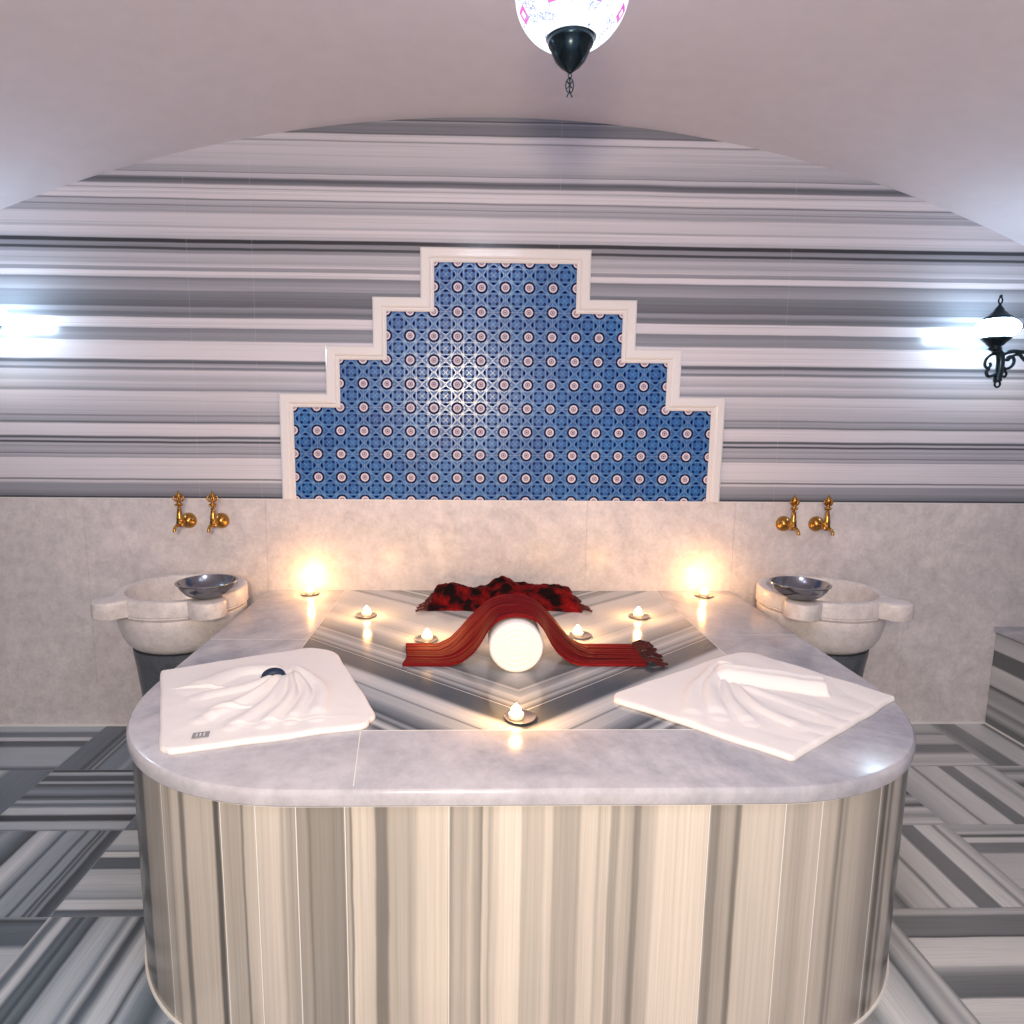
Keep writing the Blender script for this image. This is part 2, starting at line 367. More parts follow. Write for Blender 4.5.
M = dict(
 wall=marble_wall(),
 dado=marble_plain('honed white marble dado', (0.76, 0.71, 0.72), (0.50, 0.48, 0.51), 2.2, 0.28, 0.35),
 slab=marble_plain('polished white marble slab', (0.57, 0.56, 0.61), (0.29, 0.31, 0.38), 1.1, 0.17, 0.6),
 basin=marble_plain('carved white marble', (0.76, 0.71, 0.70), (0.58, 0.54, 0.53), 3.0, 0.35, 0.3),
 pedestal=marble_plain('dark grey marble', (0.045, 0.06, 0.075), (0.12, 0.13, 0.15), 5.0, 0.3, 0.7),
 facing=marble_facing(), chevron=marble_chevron(), floor=marble_floor(), tiles=glazed_tiles(),
 plaster=plain('pink white plaster', (0.66, 0.62, 0.68, 1), 0.8, 0, (9.0, 0.12, 0.01), 0.05),
 frame=plain('white polished marble moulding', (0.80, 0.76, 0.76, 1), 0.15),
 grout=plain('white grout', (0.8, 0.78, 0.75, 1), 0.8),
 brass=plain('aged brass', (0.48, 0.25, 0.065, 1), 0.24, 1.0),
 steel=plain('hammered tinned metal', (0.27, 0.28, 0.31, 1), 0.20, 1.0, (60.0, 0.25, 0.002)),
 tin=plain('candle saucer metal', (0.50, 0.44, 0.40, 1), 0.3, 1.0),
 wax=plain('candle wax', (0.90, 0.82, 0.66, 1), 0.5),
 wick=plain('burnt wick', (0.02, 0.02, 0.02, 1), 0.9),
 iron=plain('dark bronzed iron', (0.02, 0.035, 0.045, 1), 0.22, 0.85),
 towel=plain('white cotton towel', (0.90, 0.86, 0.85, 1), 0.9, 0, (260.0, 0.35, 0.002)),
 tag=plain('grey woven label', (0.30, 0.30, 0.33, 1), 0.8),
 tagline=plain('white thread on label', (0.75, 0.75, 0.75, 1), 0.8),
 navy=plain('navy cloth', (0.015, 0.03, 0.075, 1), 0.5, 0, (90.0, 0.5, 0.003)),
 scarf=scarf_mat('red striped woven scarf'), plaid=plaid_mat(),
 fringe=plain('dark red fringe yarn', (0.09, 0.006, 0.006, 1), 0.85, 0, None, 0.6),
 flame=emitter('candle flame', (1.0, 0.78, 0.40, 1), 22.0),
 globe=emitter('lit opal glass', (0.62, 0.84, 1.0, 1), 44.0),
 mosaic=mosaic_glass(),
)
# ------------------------------------------------------------------ object helpers
def link(name, bm, m, parent=None, smooth=True, loc=None):
    bmesh.ops.recalc_face_normals(bm, faces=bm.faces)
    me = bpy.data.meshes.new(name); bm.to_mesh(me); bm.free()
    me.materials.append(m)
    if smooth:
        for p in me.polygons: p.use_smooth = True
    o = bpy.data.objects.new(name, me); COL.objects.link(o)
    if parent is not None: o.parent = parent
    if loc is not None: o.location = loc
    return o
def sharp(o, deg=40):
    me = o.data
    bm = bmesh.new(); bm.from_mesh(me)
    for e in bm.edges:
        if len(e.link_faces) == 2 and e.calc_face_angle(0) > math.radians(deg): e.smooth = False
    bm.to_mesh(me); bm.free()
    return o
def thing(name, label, cat, loc=(0, 0, 0), group=None, rz=0.0):
    o = bpy.data.objects.new(name, None); COL.objects.link(o)
    o.location = loc; o.rotation_euler = (0, 0, rz); o.empty_display_size = 0.05
    o['label'] = label; o['category'] = cat
    if group: o['group'] = group
    return o
def tag(o, label, cat, group=None):
    o['label'] = label; o['category'] = cat
    if group: o['group'] = group
    return o
def struct(o, label=None):
    o['kind'] = 'structure'
    if label: o['label'] = label
    return o
def dup(root, loc, label, group=None, mirror=False):
    r = root.copy(); COL.objects.link(r); r.location = loc; r['label'] = label
    if mirror: r.scale = (-1, 1, 1)
    if group: r['group'] = group
    for ch in list(root.children):
        c = ch.copy(); COL.objects.link(c); c.parent = r
        for g in ch.children:
            d = g.copy(); COL.objects.link(d); d.parent = c
    return r
def box(bm, x0, x1, y0, y1, z0, z1):
    v = [bm.verts.new((x, y, z)) for x in (x0, x1) for y in (y0, y1) for z in (z0, z1)]
    for f in ((0, 1, 3, 2), (4, 6, 7, 5), (0, 4, 5, 1), (2, 3, 7, 6), (0, 2, 6, 4), (1, 5, 7, 3)):
        bm.faces.new([v[i] for i in f])
def prism(bm, pts, z0, z1, plane='xy'):
    """extrude a closed outline; plane xz extrudes along y"""
    def P(a, b, c): return (a, b, c) if plane == 'xy' else (a, c, b)
    lo = [bm.verts.new(P(a, b, z0)) for a, b in pts]; hi = [bm.verts.new(P(a, b, z1)) for a, b in pts]
    n = len(pts)
    for i in range(n):
        bm.faces.new((lo[i], lo[(i + 1) % n], hi[(i + 1) % n], hi[i]))
    bm.faces.new(lo); bm.faces.new(hi)
    return lo, hi
def lathe(bm, prof, n=32, c=(0, 0, 0), axis='z', sx=1.0, sy=1.0):
    rings = []
    for r, z in prof:
        if r < 1e-6: 
            p = (0, 0, z); q = {'z': (c[0], c[1], c[2] + z), 'y': (c[0], c[1] + z, c[2]), 'x': (c[0] + z, c[1], c[2])}[axis]
            rings.append([bm.verts.new(q)]); continue
        L = []
        for i in range(n):
            a = 2 * PI * i / n; p, q = r * math.cos(a) * sx, r * math.sin(a) * sy
            L.append(bm.verts.new({'z': (c[0] + p, c[1] + q, c[2] + z), 'y': (c[0] + p, c[1] + z, c[2] + q), 'x': (c[0] + z, c[1] + p, c[2] + q)}[axis]))
        rings.append(L)
    for A, B in zip(rings, rings[1:]):
        if len(A) == 1 and len(B) == 1: continue
        for i in range(n):
            j = (i + 1) % n
            if len(A) == 1: bm.faces.new((A[0], B[i], B[j]))
            elif len(B) == 1: bm.faces.new((A[i], A[j], B[0]))
            else: bm.faces.new((A[i], A[j], B[j], B[i]))
def tube(bm, pts, r, n=8, cap=True):
    pts = [Vector(p) for p in pts]; rs = r if isinstance(r, (list, tuple)) else [r] * len(pts)
    rings = []; up_ = None
    for i, p in enumerate(pts):
        d = (pts[min(i + 1, len(pts) - 1)] - pts[max(i - 1, 0)]).normalized()
        if up_ is None: up_ = d.orthogonal().normalized()
        up_ = (up_ - d * up_.dot(d)); up_ = up_.normalized() if up_.length > 1e-6 else d.orthogonal().normalized()
        s = d.cross(up_)
        rings.append([bm.verts.new(p + (up_ * math.cos(2 * PI * k / n) + s * math.sin(2 * PI * k / n)) * rs[i]) for k in range(n)])
    for A, B in zip(rings, rings[1:]):
        for k in range(n): bm.faces.new((A[k], A[(k + 1) % n], B[(k + 1) % n], B[k]))
    if cap:
        bm.faces.new(rings[0]); bm.faces.new(rings[-1][::-1])
def smoothpts(P, n=8):
    """Catmull-Rom through P"""
    P = [Vector(p) for p in P]; Q = [P[0] * 2 - P[1]] + P + [P[-1] * 2 - P[-2]]; out = []
    for i in range(1, len(Q) - 2):
        for k in range(n):
            t = k / n; a, b, c, d = Q[i - 1:i + 3]
            out.append(0.5 * ((2 * b) + (c - a) * t + (2 * a - 5 * b + 4 * c - d) * t * t + (3 * b - a - 3 * c + d) * t ** 3))
    out.append(P[-1]); return out

# ------------------------------------------------------------------ setting: floor, walls, vault
XL, XR, YB = -2.26, 2.56, -1.6
VC, VR, VZ = 0.125, 5.50, 2.582
def vault_z(x): return VZ - VR + math.sqrt(VR * VR - (x - VC) ** 2)

TX = [-1.63 + 0.47 * k for k in range(-2, 11)]; TW = 0.47
TY0, TD = 2.75, 0.378
bm = bmesh.new(); uvl = bm.loops.layers.uv.new('UVMap')
assign = {(1, 0): 0, (2, 0): 1, (1, 1): 2, (2, 1): 3, (3, 1): 1, (2, 2): 4, (3, 2): 5, (2, 3): 6, (3, 3): 7, (1, 2): 6, (1, 3): 4,
          (9, 0): 8, (10, 0): 9, (9, 1): 10, (8, 1): 11, (10, 1): 11, (8, 2): 12, (9, 2): 13, (10, 2): 10, (8, 3): 14, (9, 3): 14, (7, 3): 15, (7, 2): 13, (10, 3): 12}
for i in range(0, 12):
    for j in range(0, 12):
        x0 = -1.63 - 2 * TW + TW * i; x1 = x0 + TW; y1 = TY0 - TD * j; y0 = y1 - TD
        x0c, x1c, y0c = max(x0, XL), min(x1, XR), max(y0, YB)
        if x1c <= x0c or y1 <= y0c: continue
        k = assign.get((i, j)); 
        if k is None: k = random.choice(range(0, 8) if i < 5 else range(8, 16))
        hstr = (i + j) % 2 == 1
        # a real joint: tiles are set 1.5 mm apart over the bed
        g = 0.0008
        V = [bm.verts.new(p) for p in ((x0c + g, y0c + g, 0), (x1c - g, y0c + g, 0), (x1c - g, y1 - g, 0), (x0c + g, y1 - g, 0))]
        f = bm.faces.new(V)
        for lp in f.loops:
            px, py = lp.vert.co.x, lp.vert.co.y
            tx, ty = (px - x0) / TW, (y1 - py) / TD
            s, a = (ty, tx) if hstr else (tx, ty)
            s = min(0.999, max(0.001, s))
            lp[uvl].uv = (k * 1.1 + s, a + 3.7 * i + 9.1 * j)
for f in bm.faces: pass
box(bm, XL, XR, YB, 2.75, -0.06, -0.0015)
o = link('floor', bm, M['floor'], smooth=False); struct(o, 'basket weave floor of striped grey marble tiles')

# back wall: striped lunette under the vault
N = 64
xs = [XL + (XR - XL) * i / N for i in range(N + 1)]
def lunette(bm, y0, y1, z0):
    prism(bm, [(XL, z0), (XR, z0)] + [(x, vault_z(x)) for x in reversed(xs)], y0, y1, 'xz')
bm = bmesh.new(); lunette(bm, 2.75, 2.87, 0.0)
o = link('wall_back', bm, M['wall'], smooth=False); struct(o, 'arched back wall of horizontally striped marble')
bm = bmesh.new()
cuts = [XL, -1.66, -0.885, 0.51, 1.165, 1.97, XR]
for a, b in zip(cuts, cuts[1:]):
    box(bm, a + 0.0004, b - 0.0004, 2.742, 2.751, 0.0, DADO)
o = link('trim_1', bm, M['dado'], smooth=False); struct(o, 'pale marble dado slabs')
bm = bmesh.new(); box(bm, XL, XR, 2.7405, 2.7505, DADO, DADO + 0.004)
struct(link('trim_2', bm, M['frame'], smooth=False), 'thin pale edge on top of the dado')
bm = bmesh.new()
box(bm, XL, -0.90, 2.735, 2.7425, 0.0, 0.008); box(bm, 1.18, XR, 2.735, 2.7425, 0.0, 0.008)
struct(link('trim_3', bm, M['grout'], smooth=False), 'grout joint between dado and floor')
bm = bmesh.new(); box(bm, XL - 0.1, XL, YB, 2.87, 0.0, vault_z(XL) + 0.02)
struct(link('wall_left', bm, M['wall'], smooth=False), 'left side wall of striped marble')
bm = bmesh.new(); box(bm, XR, XR + 0.1, YB, 2.87, 0.0, vault_z(XR) + 0.02)
struct(link('wall_right', bm, M['wall'], smooth=False), 'right side wall of striped marble')
bm = bmesh.new()
vx = [XL - 0.1 + (XR - XL + 0.2) * i / 80 for i in range(81)]
prism(bm, [(x, vault_z(x)) for x in vx] + [(x, vault_z(x) + 0.1) for x in reversed(vx)], YB, 2.87, 'xz')
o = link('ceiling', bm, M['plaster']); sharp(o); struct(o, 'barrel vaulted plaster ceiling')

# ------------------------------------------------------------------ heated platform
WP, YF, RR = 1.030, 1.200, 0.55
def outline(inset=0.0, n=36, back=2.742):
    w_, yf, r = WP - inset, YF + inset, RR - inset; ex = 2 / 2.2
    def pw(q): return math.copysign(abs(q) ** ex, q)
    P = [(CX - w_, back)]
    for i in range(n + 1):
        a = PI + PI / 2 * i / n; P.append((CX - w_ + r + r * pw(math.cos(a)), yf + r + r * pw(math.sin(a))))
    for i in range(n + 1):
        a = -PI / 2 + PI / 2 * i / n; P.append((CX + w_ - r + r * pw(math.cos(a)), yf + r + r * pw(math.sin(a))))
    P.append((CX + w_, back)); return P
plat = thing('heated_marble_platform', 'large round-cornered marble platform with striped sides in the middle of the room', 'platform', (0, 0, 0))
P = outline(0.008)
P2 = []
for a, b in zip(P, P[1:]):
    d = math.dist(a, b); k = max(1, int(d / 0.05))
    for i in range(k): P2.append((a[0] + (b[0] - a[0]) * i / k, a[1] + (b[1] - a[1]) * i / k))
P2.append(P[-1])
S = [0]
for a, b in zip(P2, P2[1:]): S.append(S[-1] + math.dist(a, b))
mid = S[-1] / 2
bm = bmesh.new(); uvl = bm.loops.layers.uv.new('UVMap')
zs = [0.0, 0.15, 0.3, 0.45, 0.592]
grid = [[bm.verts.new((x, y, z)) for z in zs] for x, y in P2]
for i in range(len(P2) - 1):
    for j in range(len(zs) - 1):
        f = bm.faces.new((grid[i][j], grid[i + 1][j], grid[i + 1][j + 1], grid[i][j + 1]))
        for lp, (ii, jj) in zip(f.loops, ((i, j), (i + 1, j), (i + 1, j + 1), (i, j + 1))):
            lp[uvl].uv = (S[ii] - mid, zs[jj])
# close the body at its back and top
top = [g[-1] for g in grid]; bot = [g[0] for g in grid]
f = bm.faces.new(top); f = bm.faces.new(bot[::-1])
bm.faces.new([grid[0][k] for k in range(len(zs))] + [grid[-1][k] for k in reversed(range(len(zs)))])
o = link('striped_side_facing', bm, M['facing'], plat); sharp(o, 30)
bm = bmesh.new(); prism(bm, outline(0.003), 0.0, 0.005)
o = link('floor_joint', bm, M['grout'], plat, smooth=False)

# slab border with a rounded nose and a recessed opening for the inlay
WI, YI = 0.69, 1.452
bm = bmesh.new()
prof = [(0.004, 0.592), (0.0, 0.597), (-0.001, 0.605), (-0.001, 0.618), (0.001, 0.625), (0.005, 0.6292), (0.010, HP)]
rings = [[bm.verts.new((x, y, z)) for x, y in outline(ins)] for ins, z in prof]
for A, B in zip(rings, rings[1:]):
    for i in range(len(A) - 1): bm.faces.new((A[i], A[i + 1], B[i + 1], B[i]))
inner = [(CX - WI, 2.742), (CX - WI, YI), (CX + WI, YI), (CX + WI, 2.742)]
iv = [bm.verts.new((x, y, HP)) for x, y in inner]
T = rings[-1]; n = len(T); h1 = n // 4 + 1; 
# the top face as three slabs: left arm, front, right arm, with fine joints between them
def nearest(x):  # ring index of the front edge vertex nearest x
    return min(range(n), key=lambda i: abs(T[i].co.x - x) + (0 if T[i].co.y < 1.3 else 9))
iL = max(i for i in range(n // 2 + 1) if T[i].co.x <= CX); iR = iL + 1
bm.faces.new(T[:iL + 1] + [iv[1], iv[0]])
bm.faces.new([T[iL], T[iR], iv[2], iv[1]])
bm.faces.new(T[iR:] + [iv[3], iv[2]])
lo = [bm.verts.new((x, y, 0.592)) for x, y in inner]
for a in range(3): bm.faces.new((iv[a], iv[a + 1], lo[a + 1], lo[a]))
o = link('marble_slab_border', bm, M['slab'], plat); sharp(o, 30)
bm = bmesh.new(); box(bm, CX - WI + 0.0008, CX + WI - 0.0008, YI + 0.0008, 2.741, 0.592, HP - 0.0004)
link('chevron_inlay', bm, M['chevron'], plat, smooth=False)
def strip(bm, a, b, wd, z):
    a, b = Vector(a), Vector(b); d = (b - a).normalized(); s = Vector((-d.y, d.x)) * wd / 2
    prism(bm, [tuple(a - s), tuple(b - s), tuple(b + s), tuple(a + s)], z - 0.002, z)
bm = bmesh.new()
z = HP + 0.0004
strip(bm, (-0.236, 1.214), (-0.262, YI), 0.0024, z);
strip(bm, (CX - WI, YI), (CX + WI, YI), 0.0022, z)
strip(bm, (CX - WI, YI), (CX - WI, 2.74), 0.0014, z); strip(bm, (CX + WI, YI), (CX + WI, 2.74), 0.0014, z)
strip(bm, (CX - WP + 0.012, 2.10), (CX - WI, 2.10), 0.0014, z); strip(bm, (CX + WI, 2.15), (CX + WP - 0.012, 2.15), 0.0014, z)
link('slab_joints', bm, M['grout'], plat, smooth=False)

# ------------------------------------------------------------------ stepped tile panel
pan = thing('tiled_wall_panel', 'stepped pyramid panel of blue patterned tiles on the striped back wall', 'wall panel', (0, 0, 0))
def stepped(e, z0):
    """outline of the panel grown by e"""
    R = []; zz = [DADO + 4 * PP, DADO + 6 * PP, DADO + 8 * PP, DADO + 10 * PP]; ww = [9 * PP, 7 * PP, 5 * PP, 3 * PP]
    pts = [(-(ww[0] + e), z0)]
    for k in range(4):
        pts.append((-(ww[k] + e), zz[k] + e))
        if k < 3: pts.append((-(ww[k + 1] + e), zz[k] + e))
    full = pts + [(-a, b) for a, b in reversed(pts)]
    return [(a + CX, b) for a, b in full]
bm = bmesh.new(); prism(bm, stepped(0.0, DADO + 0.004), 2.7425, 2.7505, 'xz')
link('tile_field', bm, M['tiles'], pan, smooth=False)
bm = bmesh.new()
prof = [(-0.002, 2.749), (-0.002, 2.738), (0.004, 2.734), (0.012, 2.735), (0.016, 2.729), (0.022, 2.7265), (0.048, 2.7265), (0.054, 2.731), (0.056, 2.749)]
rows = [[bm.verts.new((x, y, z)) for x, z in stepped(e, DADO + 0.004)] for e, y in prof]
for A, B in zip(rows, rows[1:]):
    for i in range(len(A) - 1): bm.faces.new((A[i], A[i + 1], B[i + 1], B[i]))
bm.faces.new([r[0] for r in rows]); bm.faces.new([r[-1] for r in rows])
o = link('stepped_frame', bm, M['frame'], pan, smooth=False)

# ------------------------------------------------------------------ side benches
def bench(x0, x1, label):
    t = thing('marble_bench', label, 'bench', (0, 0, 0))
    bm = bmesh.new(); box(bm, min(x0, x1), max(x0, x1), -0.6, 2.74, 0.0, 0.445)
    link('striped_facing', bm, M['wall_b'], t, smooth=False)
    s = 0.012 if x1 > x0 else -0.012
    bm = bmesh.new(); box(bm, min(x0 - s, x1), max(x0 - s, x1), -0.6, 2.74, 0.445, 0.468)
    link('seat_slab', bm, M['slab'], t, smooth=False)
    bm = bmesh.new(); box(bm, min(x0 - s * 0.5, x0), max(x0 - s * 0.5, x0), -0.6, 2.734, 0.0, 0.007)
    link('floor_joint', bm, M['grout'], t, smooth=False)
def bench_marble():
    m, nt, b = mat('striped marble bench front', 0.22)
    x, y, z = xyz(nt)
    zz = z + (noise_tex(nt, comb(nt, 0.0, y * 2.0, z * 3.0), 1.0, 2.0) - 0.5) * 0.012
    L = [(-.02,150),(.01,110),(.03,100),(.06,165),(.09,120),(.105,170),(.13,150),(.165,150),(.185,75),(.19,150),(.20,180),(.23,175),(.275,190),(.285,95),(.352,90),(.36,180),(.40,175),(.43,160),(.435,120),(.45,150),(.5,150)]
    col = long_ramp(nt, zz, [(p, tone(v, 200, 0.70, 0.5)) for p, v in L])
    nt.links.new(col, b.inputs['Base Color']); return m
M['wall_b'] = bench_marble()
bench(2.404, XR - 0.001, 'striped marble bench with a white top along the right wall')
bench(-2.105, XL + 0.001, 'striped marble bench at the left edge, beside the left wall')
# ------------------------------------------------------------------ washing basins
def basin(cx, cy, label):
    t = thing('marble_wash_basin', label, 'basin', (cx, cy, 0.0), 'carved marble wash basins')
    R0, NZ = 0.241, 120
    def rad(a):          # rim outline with four corner lobes
        r = R0
        for c in (5 * PI / 4 + 0.05, 7 * PI / 4 - 0.05):
            d = (a - c + PI) % (2 * PI) - PI
            r = max(r, R0 + 0.088 * math.cos(PI / 2 * abs(d) / 0.26) ** 0.45) if abs(d) < 0.26 else r
        yy = r * math.sin(a)
        lim = 2.736 - cy
        if yy > lim: r = lim / math.sin(a)
        return r
    A = [2 * PI * i / NZ for i in range(NZ)]
    bm = bmesh.new()
    def ring(fr, z): return [bm.verts.new((fr(a) * math.cos(a), fr(a) * math.sin(a), z)) for a in A]
    def flat(r):
        def f(a):
            q = r; lim = 2.736 - cy
            return min(q, lim / math.sin(a)) if math.sin(a) > 0.05 and q * math.sin(a) > lim else q
        return f
    prof = [(flat(0.0001), 0.488), (flat(0.170), 0.488), (flat(0.188), 0.497), (flat(0.207), 0.515), (flat(0.222), 0.545), (flat(0.232), 0.58), (flat(0.237), 0.615), (flat(0.233), 0.634),
            (flat(0.238), 0.639), (flat(0.242), 0.645), (lambda a: rad(a) - 0.004, 0.648), (rad, 0.653), (rad, 0.70), (lambda a: rad(a) - 0.004, 0.708), (lambda a: rad(a) - 0.012, 0.711),
            (lambda a: min(rad(a) - 0.02, 0.218), 0.711), (flat(0.205), 0.708), (flat(0.198), 0.69), (flat(0.190), 0.63), (flat(0.17), 0.575), (flat(0.12), 0.54), (flat(0.05), 0.526), (flat(0.0001), 0.525)]
    rr = [ring(f, z) for f, z in prof]
    for P_, Q in zip(rr, rr[1:]):
        for i in range(NZ): bm.faces.new((P_[i], P_[(i + 1) % NZ], Q[(i + 1) % NZ], Q[i]))
    bmesh.ops.remove_doubles(bm, verts=bm.verts, dist=0.0003)
    o = link('basin_bowl', bm, M['basin'], t); sharp(o, 35)
    bm = bmesh.new(); lathe(bm, [(0, 0), (0.165, 0), (0.168, 0.05), (0.165, 0.2), (0.170, 0.3), (0.182, 0.42), (0.190, 0.47), (0.190, 0.4875), (0, 0.4875)], 56)
    o = link('pedestal', bm, M['pedestal'], t); sharp(o, 40)
    return t
basin(-1.145, 2.50, 'white marble basin on a dark pedestal, left of the platform')
basin(1.435, 2.50, 'white marble basin on a dark pedestal, right of the platform')

# metal bowls on the basin rims
bowl = thing('metal_bath_bowl', 'shallow dark metal bowl on the rim of the left basin', 'bowl', (-0.985, 2.345, 0.7112), 'metal bath bowls on basin rims')
bm = bmesh.new()
lathe(bm, [(0, 0), (0.035, 0), (0.055, 0.004), (0.078, 0.018), (0.095, 0.038), (0.103, 0.056), (0.109, 0.058), (0.109, 0.0605), (0.101, 0.0605), (0.093, 0.041), (0.075, 0.022), (0.052, 0.009), (0, 0.007)], 48)
o = link('bowl_body', bm, M['steel'], bowl); sharp(o, 60)
bm = bmesh.new(); lathe(bm, [(0.030, 0.0075), (0.022, 0.012), (0.012, 0.015), (0, 0.0165)], 32)
link('centre_boss', bm, M['steel'], bowl)
dup(bowl, (1.265, 2.345, 0.7112), 'shallow dark metal bowl on the rim of the right basin', 'metal bath bowls on basin rims')

# ------------------------------------------------------------------ brass taps
def make_tap(sgn, loc, label):
    t = thing('brass_tap', label, 'tap', loc, 'brass taps on the dado')
    bm = bmesh.new()   # wall rose, a dome on the wall (origin at the wall)
    lathe(bm, [(0, -0.034), (0.010, -0.033), (0.019, -0.028), (0.028, -0.019), (0.033, -0.008), (0.034, 0.0), (0, 0.0)], 32, (0, 0, 0), 'y')
    o = link('wall_rose', bm, M['brass'], t)
    bm = bmesh.new(); tube(bm, [(0, -0.030, 0), (0, -0.085, 0)], 0.009, 16)
    lathe(bm, [(0, -0.016), (0.010, -0.015), (0.0145, -0.008), (0.0150, 0.004), (0.0125, 0.016), (0.0140, 0.019), (0.0130, 0.024), (0.0105, 0.045), (0.0075, 0.062), (0.009, 0.064), (0.009, 0.067), (0, 0.068)], 20, (0, -0.085, 0))
    link('tap_body', bm, M['brass'], t)
    bm = bmesh.new(); tube(bm, smoothpts([(0, -0.09, -0.004), (sgn * 0.004, -0.112, -0.008), (sgn * 0.006, -0.124, -0.020), (sgn * 0.006, -0.126, -0.030)], 4), [0.008] * 6 + [0.0065] * 7, 12)
    link('spout', bm, M['brass'], t)
    bm = bmesh.new()
    c = (0, -0.085, 0)
    lathe(bm, [(0.004, 0.066), (0.005, 0.074), (0.011, 0.079), (0.012, 0.083), (0.006, 0.088), (0.005, 0.094), (0.010, 0.104), (0.013, 0.112), (0.010, 0.122), (0.005, 0.130), (0.002, 0.138), (0, 0.141)], 16, c)
    for k in range(4):
        a = PI / 2 * k + 0.2; d = Vector((math.cos(a), math.sin(a), 0))
        b0 = Vector(c) + Vector((0, 0, 0.088))
        tube(bm, smoothpts([b0, b0 + d * 0.014 + Vector((0, 0, 0.008)), b0 + d * 0.020 + Vector((0, 0, 0.020)), b0 + d * 0.012 + Vector((0, 0, 0.032))], 4), [0.003] * 4 + [0.0045] * 5 + [0.003] * 3 + [0.0015], 8)
        b1 = Vector(c) + Vector((0, 0, 0.076))
        tube(bm, smoothpts([b1, b1 + d * 0.012, b1 + d * 0.014 + Vector((0, 0, 0.007))], 4), 0.0035, 8)
    link('tap_handle', bm, M['brass'], t)
    return t
tz = 0.938
make_tap(-1, (-1.214, 2.742, tz), 'brass tap with leafy handle, left one above the left basin')
make_tap(-1, (-1.075, 2.742, tz), 'brass tap with leafy handle, right one above the left basin')
make_tap(1, (1.382, 2.742, tz), 'brass tap with leafy handle, left one above the right basin')
make_tap(1, (1.528, 2.742, tz), 'brass tap with leafy handle, right one above the right basin')

# ------------------------------------------------------------------ tealights, each with its own flame light
def tealight(loc, label, dx, energy):
    t = thing('tealight', label, 'candle', loc, 'lit tealights on the marble platform')
    bm = bmesh.new(); lathe(bm, [(0, 0), (0.032, 0), (0.038, 0.003), (0.040, 0.006), (0.038, 0.006), (0.031, 0.003), (0, 0.0025)], 40)
    link('saucer', bm, M['tin'], t)
    bm = bmesh.new(); lathe(bm, [(0.018, 0.0026), (0.019, 0.004), (0.019, 0.014), (0.0178, 0.014), (0.0172, 0.011), (0.006, 0.0105), (0, 0.0108)], 28, (dx, 0, 0))
    link('wax_cup', bm, M['wax'], t)
    bm = bmesh.new(); tube(bm, [(dx, 0, 0.010), (dx, 0, 0.014), (dx + 0.001, 0, 0.019)], 0.0009, 6)
    link('wick', bm, M['wick'], t)
    bm = bmesh.new(); lathe(bm, [(0, 0.0135), (0.008, 0.016), (0.0125, 0.022), (0.0130, 0.027), (0.009, 0.031), (0.005, 0.036), (0.002, 0.040), (0, 0.041)], 16, (dx, 0, 0))
    fl = link('flame', bm, M['flame'], t)
    fl.visible_shadow = True
    d = bpy.data.lights.new('flame_glow', 'POINT'); d.energy = energy; d.color = (1.0, 0.49, 0.14); d.shadow_soft_size = 0.012
    q = bpy.data.objects.new('flame_glow', d); COL.objects.link(q); q.parent = t; q.location = (dx, 0, 0.070)
    return t
HZ = HP + 0.0003
for x, y, dx, e, lab in ((-0.688, 2.675, 0, 1.3, 'lit tealight in the back left corner of the platform, against the wall'),
                  (-0.397, 2.364, 0.003, 1.3, 'lit tealight on the chevron inlay, between the back left corner and the plaid scarf'),
                  (-0.149, 2.094, 0.004, 1.3, 'lit tealight just behind the left end of the striped red scarf'),
                  (0.128, 1.512, -0.010, 1.6, 'lit tealight in front of the rolled white towel, nearest the platform front'),
                  (0.388, 2.136, -0.010, 1.3, 'lit tealight just behind the right side of the striped red scarf'),
                  (0.653, 2.357, -0.004, 1.3, 'lit tealight on the right of the inlay, behind the scarf fringe'),
                  (1.016, 2.659, 0, 1.3, 'lit tealight in the back right corner of the platform, against the wall')):
    tealight((x, y, HZ), lab, dx, e)

# ------------------------------------------------------------------ cloth helpers
def fbm(x, y, s, seed=0.0):
    return noise.noise(Vector((x * s + seed, y * s - seed, seed))) + 0.5 * noise.noise(Vector((x * s * 2.1, y * s * 2.1, seed + 5)))
def sheet(name, fn_top, fn_bot, nu, nv, m, parent, uvscale=(1, 1)):
    """closed sheet from two surfaces over u,v in 0..1 (points as Vectors)"""
    bm = bmesh.new(); uvl = bm.loops.layers.uv.new('UVMap')
    T_ = [[bm.verts.new(fn_top(i / nu, j / nv)) for j in range(nv + 1)] for i in range(nu + 1)]
    B_ = [[bm.verts.new(fn_bot(i / nu, j / nv)) for j in range(nv + 1)] for i in range(nu + 1)]
    def face(vs, uv):
        f = bm.faces.new(vs)
        for lp, q in zip(f.loops, uv): lp[uvl].uv = (q[0] * uvscale[0], q[1] * uvscale[1])
    for i in range(nu):
        for j in range(nv):
            q = [(i / nu, j / nv), ((i + 1) / nu, j / nv), ((i + 1) / nu, (j + 1) / nv), (i / nu, (j + 1) / nv)]
            face((T_[i][j], T_[i + 1][j], T_[i + 1][j + 1], T_[i][j + 1]), q)
            face((B_[i][j], B_[i][j + 1], B_[i + 1][j + 1], B_[i + 1][j]), [q[0], q[3], q[2], q[1]])
    for i in range(nu):
        for j in (0, nv):
            face((T_[i][j], T_[i + 1][j], B_[i + 1][j], B_[i][j]), [(i / nu, j / nv)] * 4)
    for j in range(nv):
        for i in (0, nu):
            face((T_[i][j], T_[i][j + 1], B_[i][j + 1], B_[i][j]), [(i / nu, j / nv)] * 4)
    return link(name, bm, m, parent)
def sstep(a, b, x):
    t = max(0.0, min(1.0, (x - a) / (b - a))); return t * t * (3 - 2 * t)

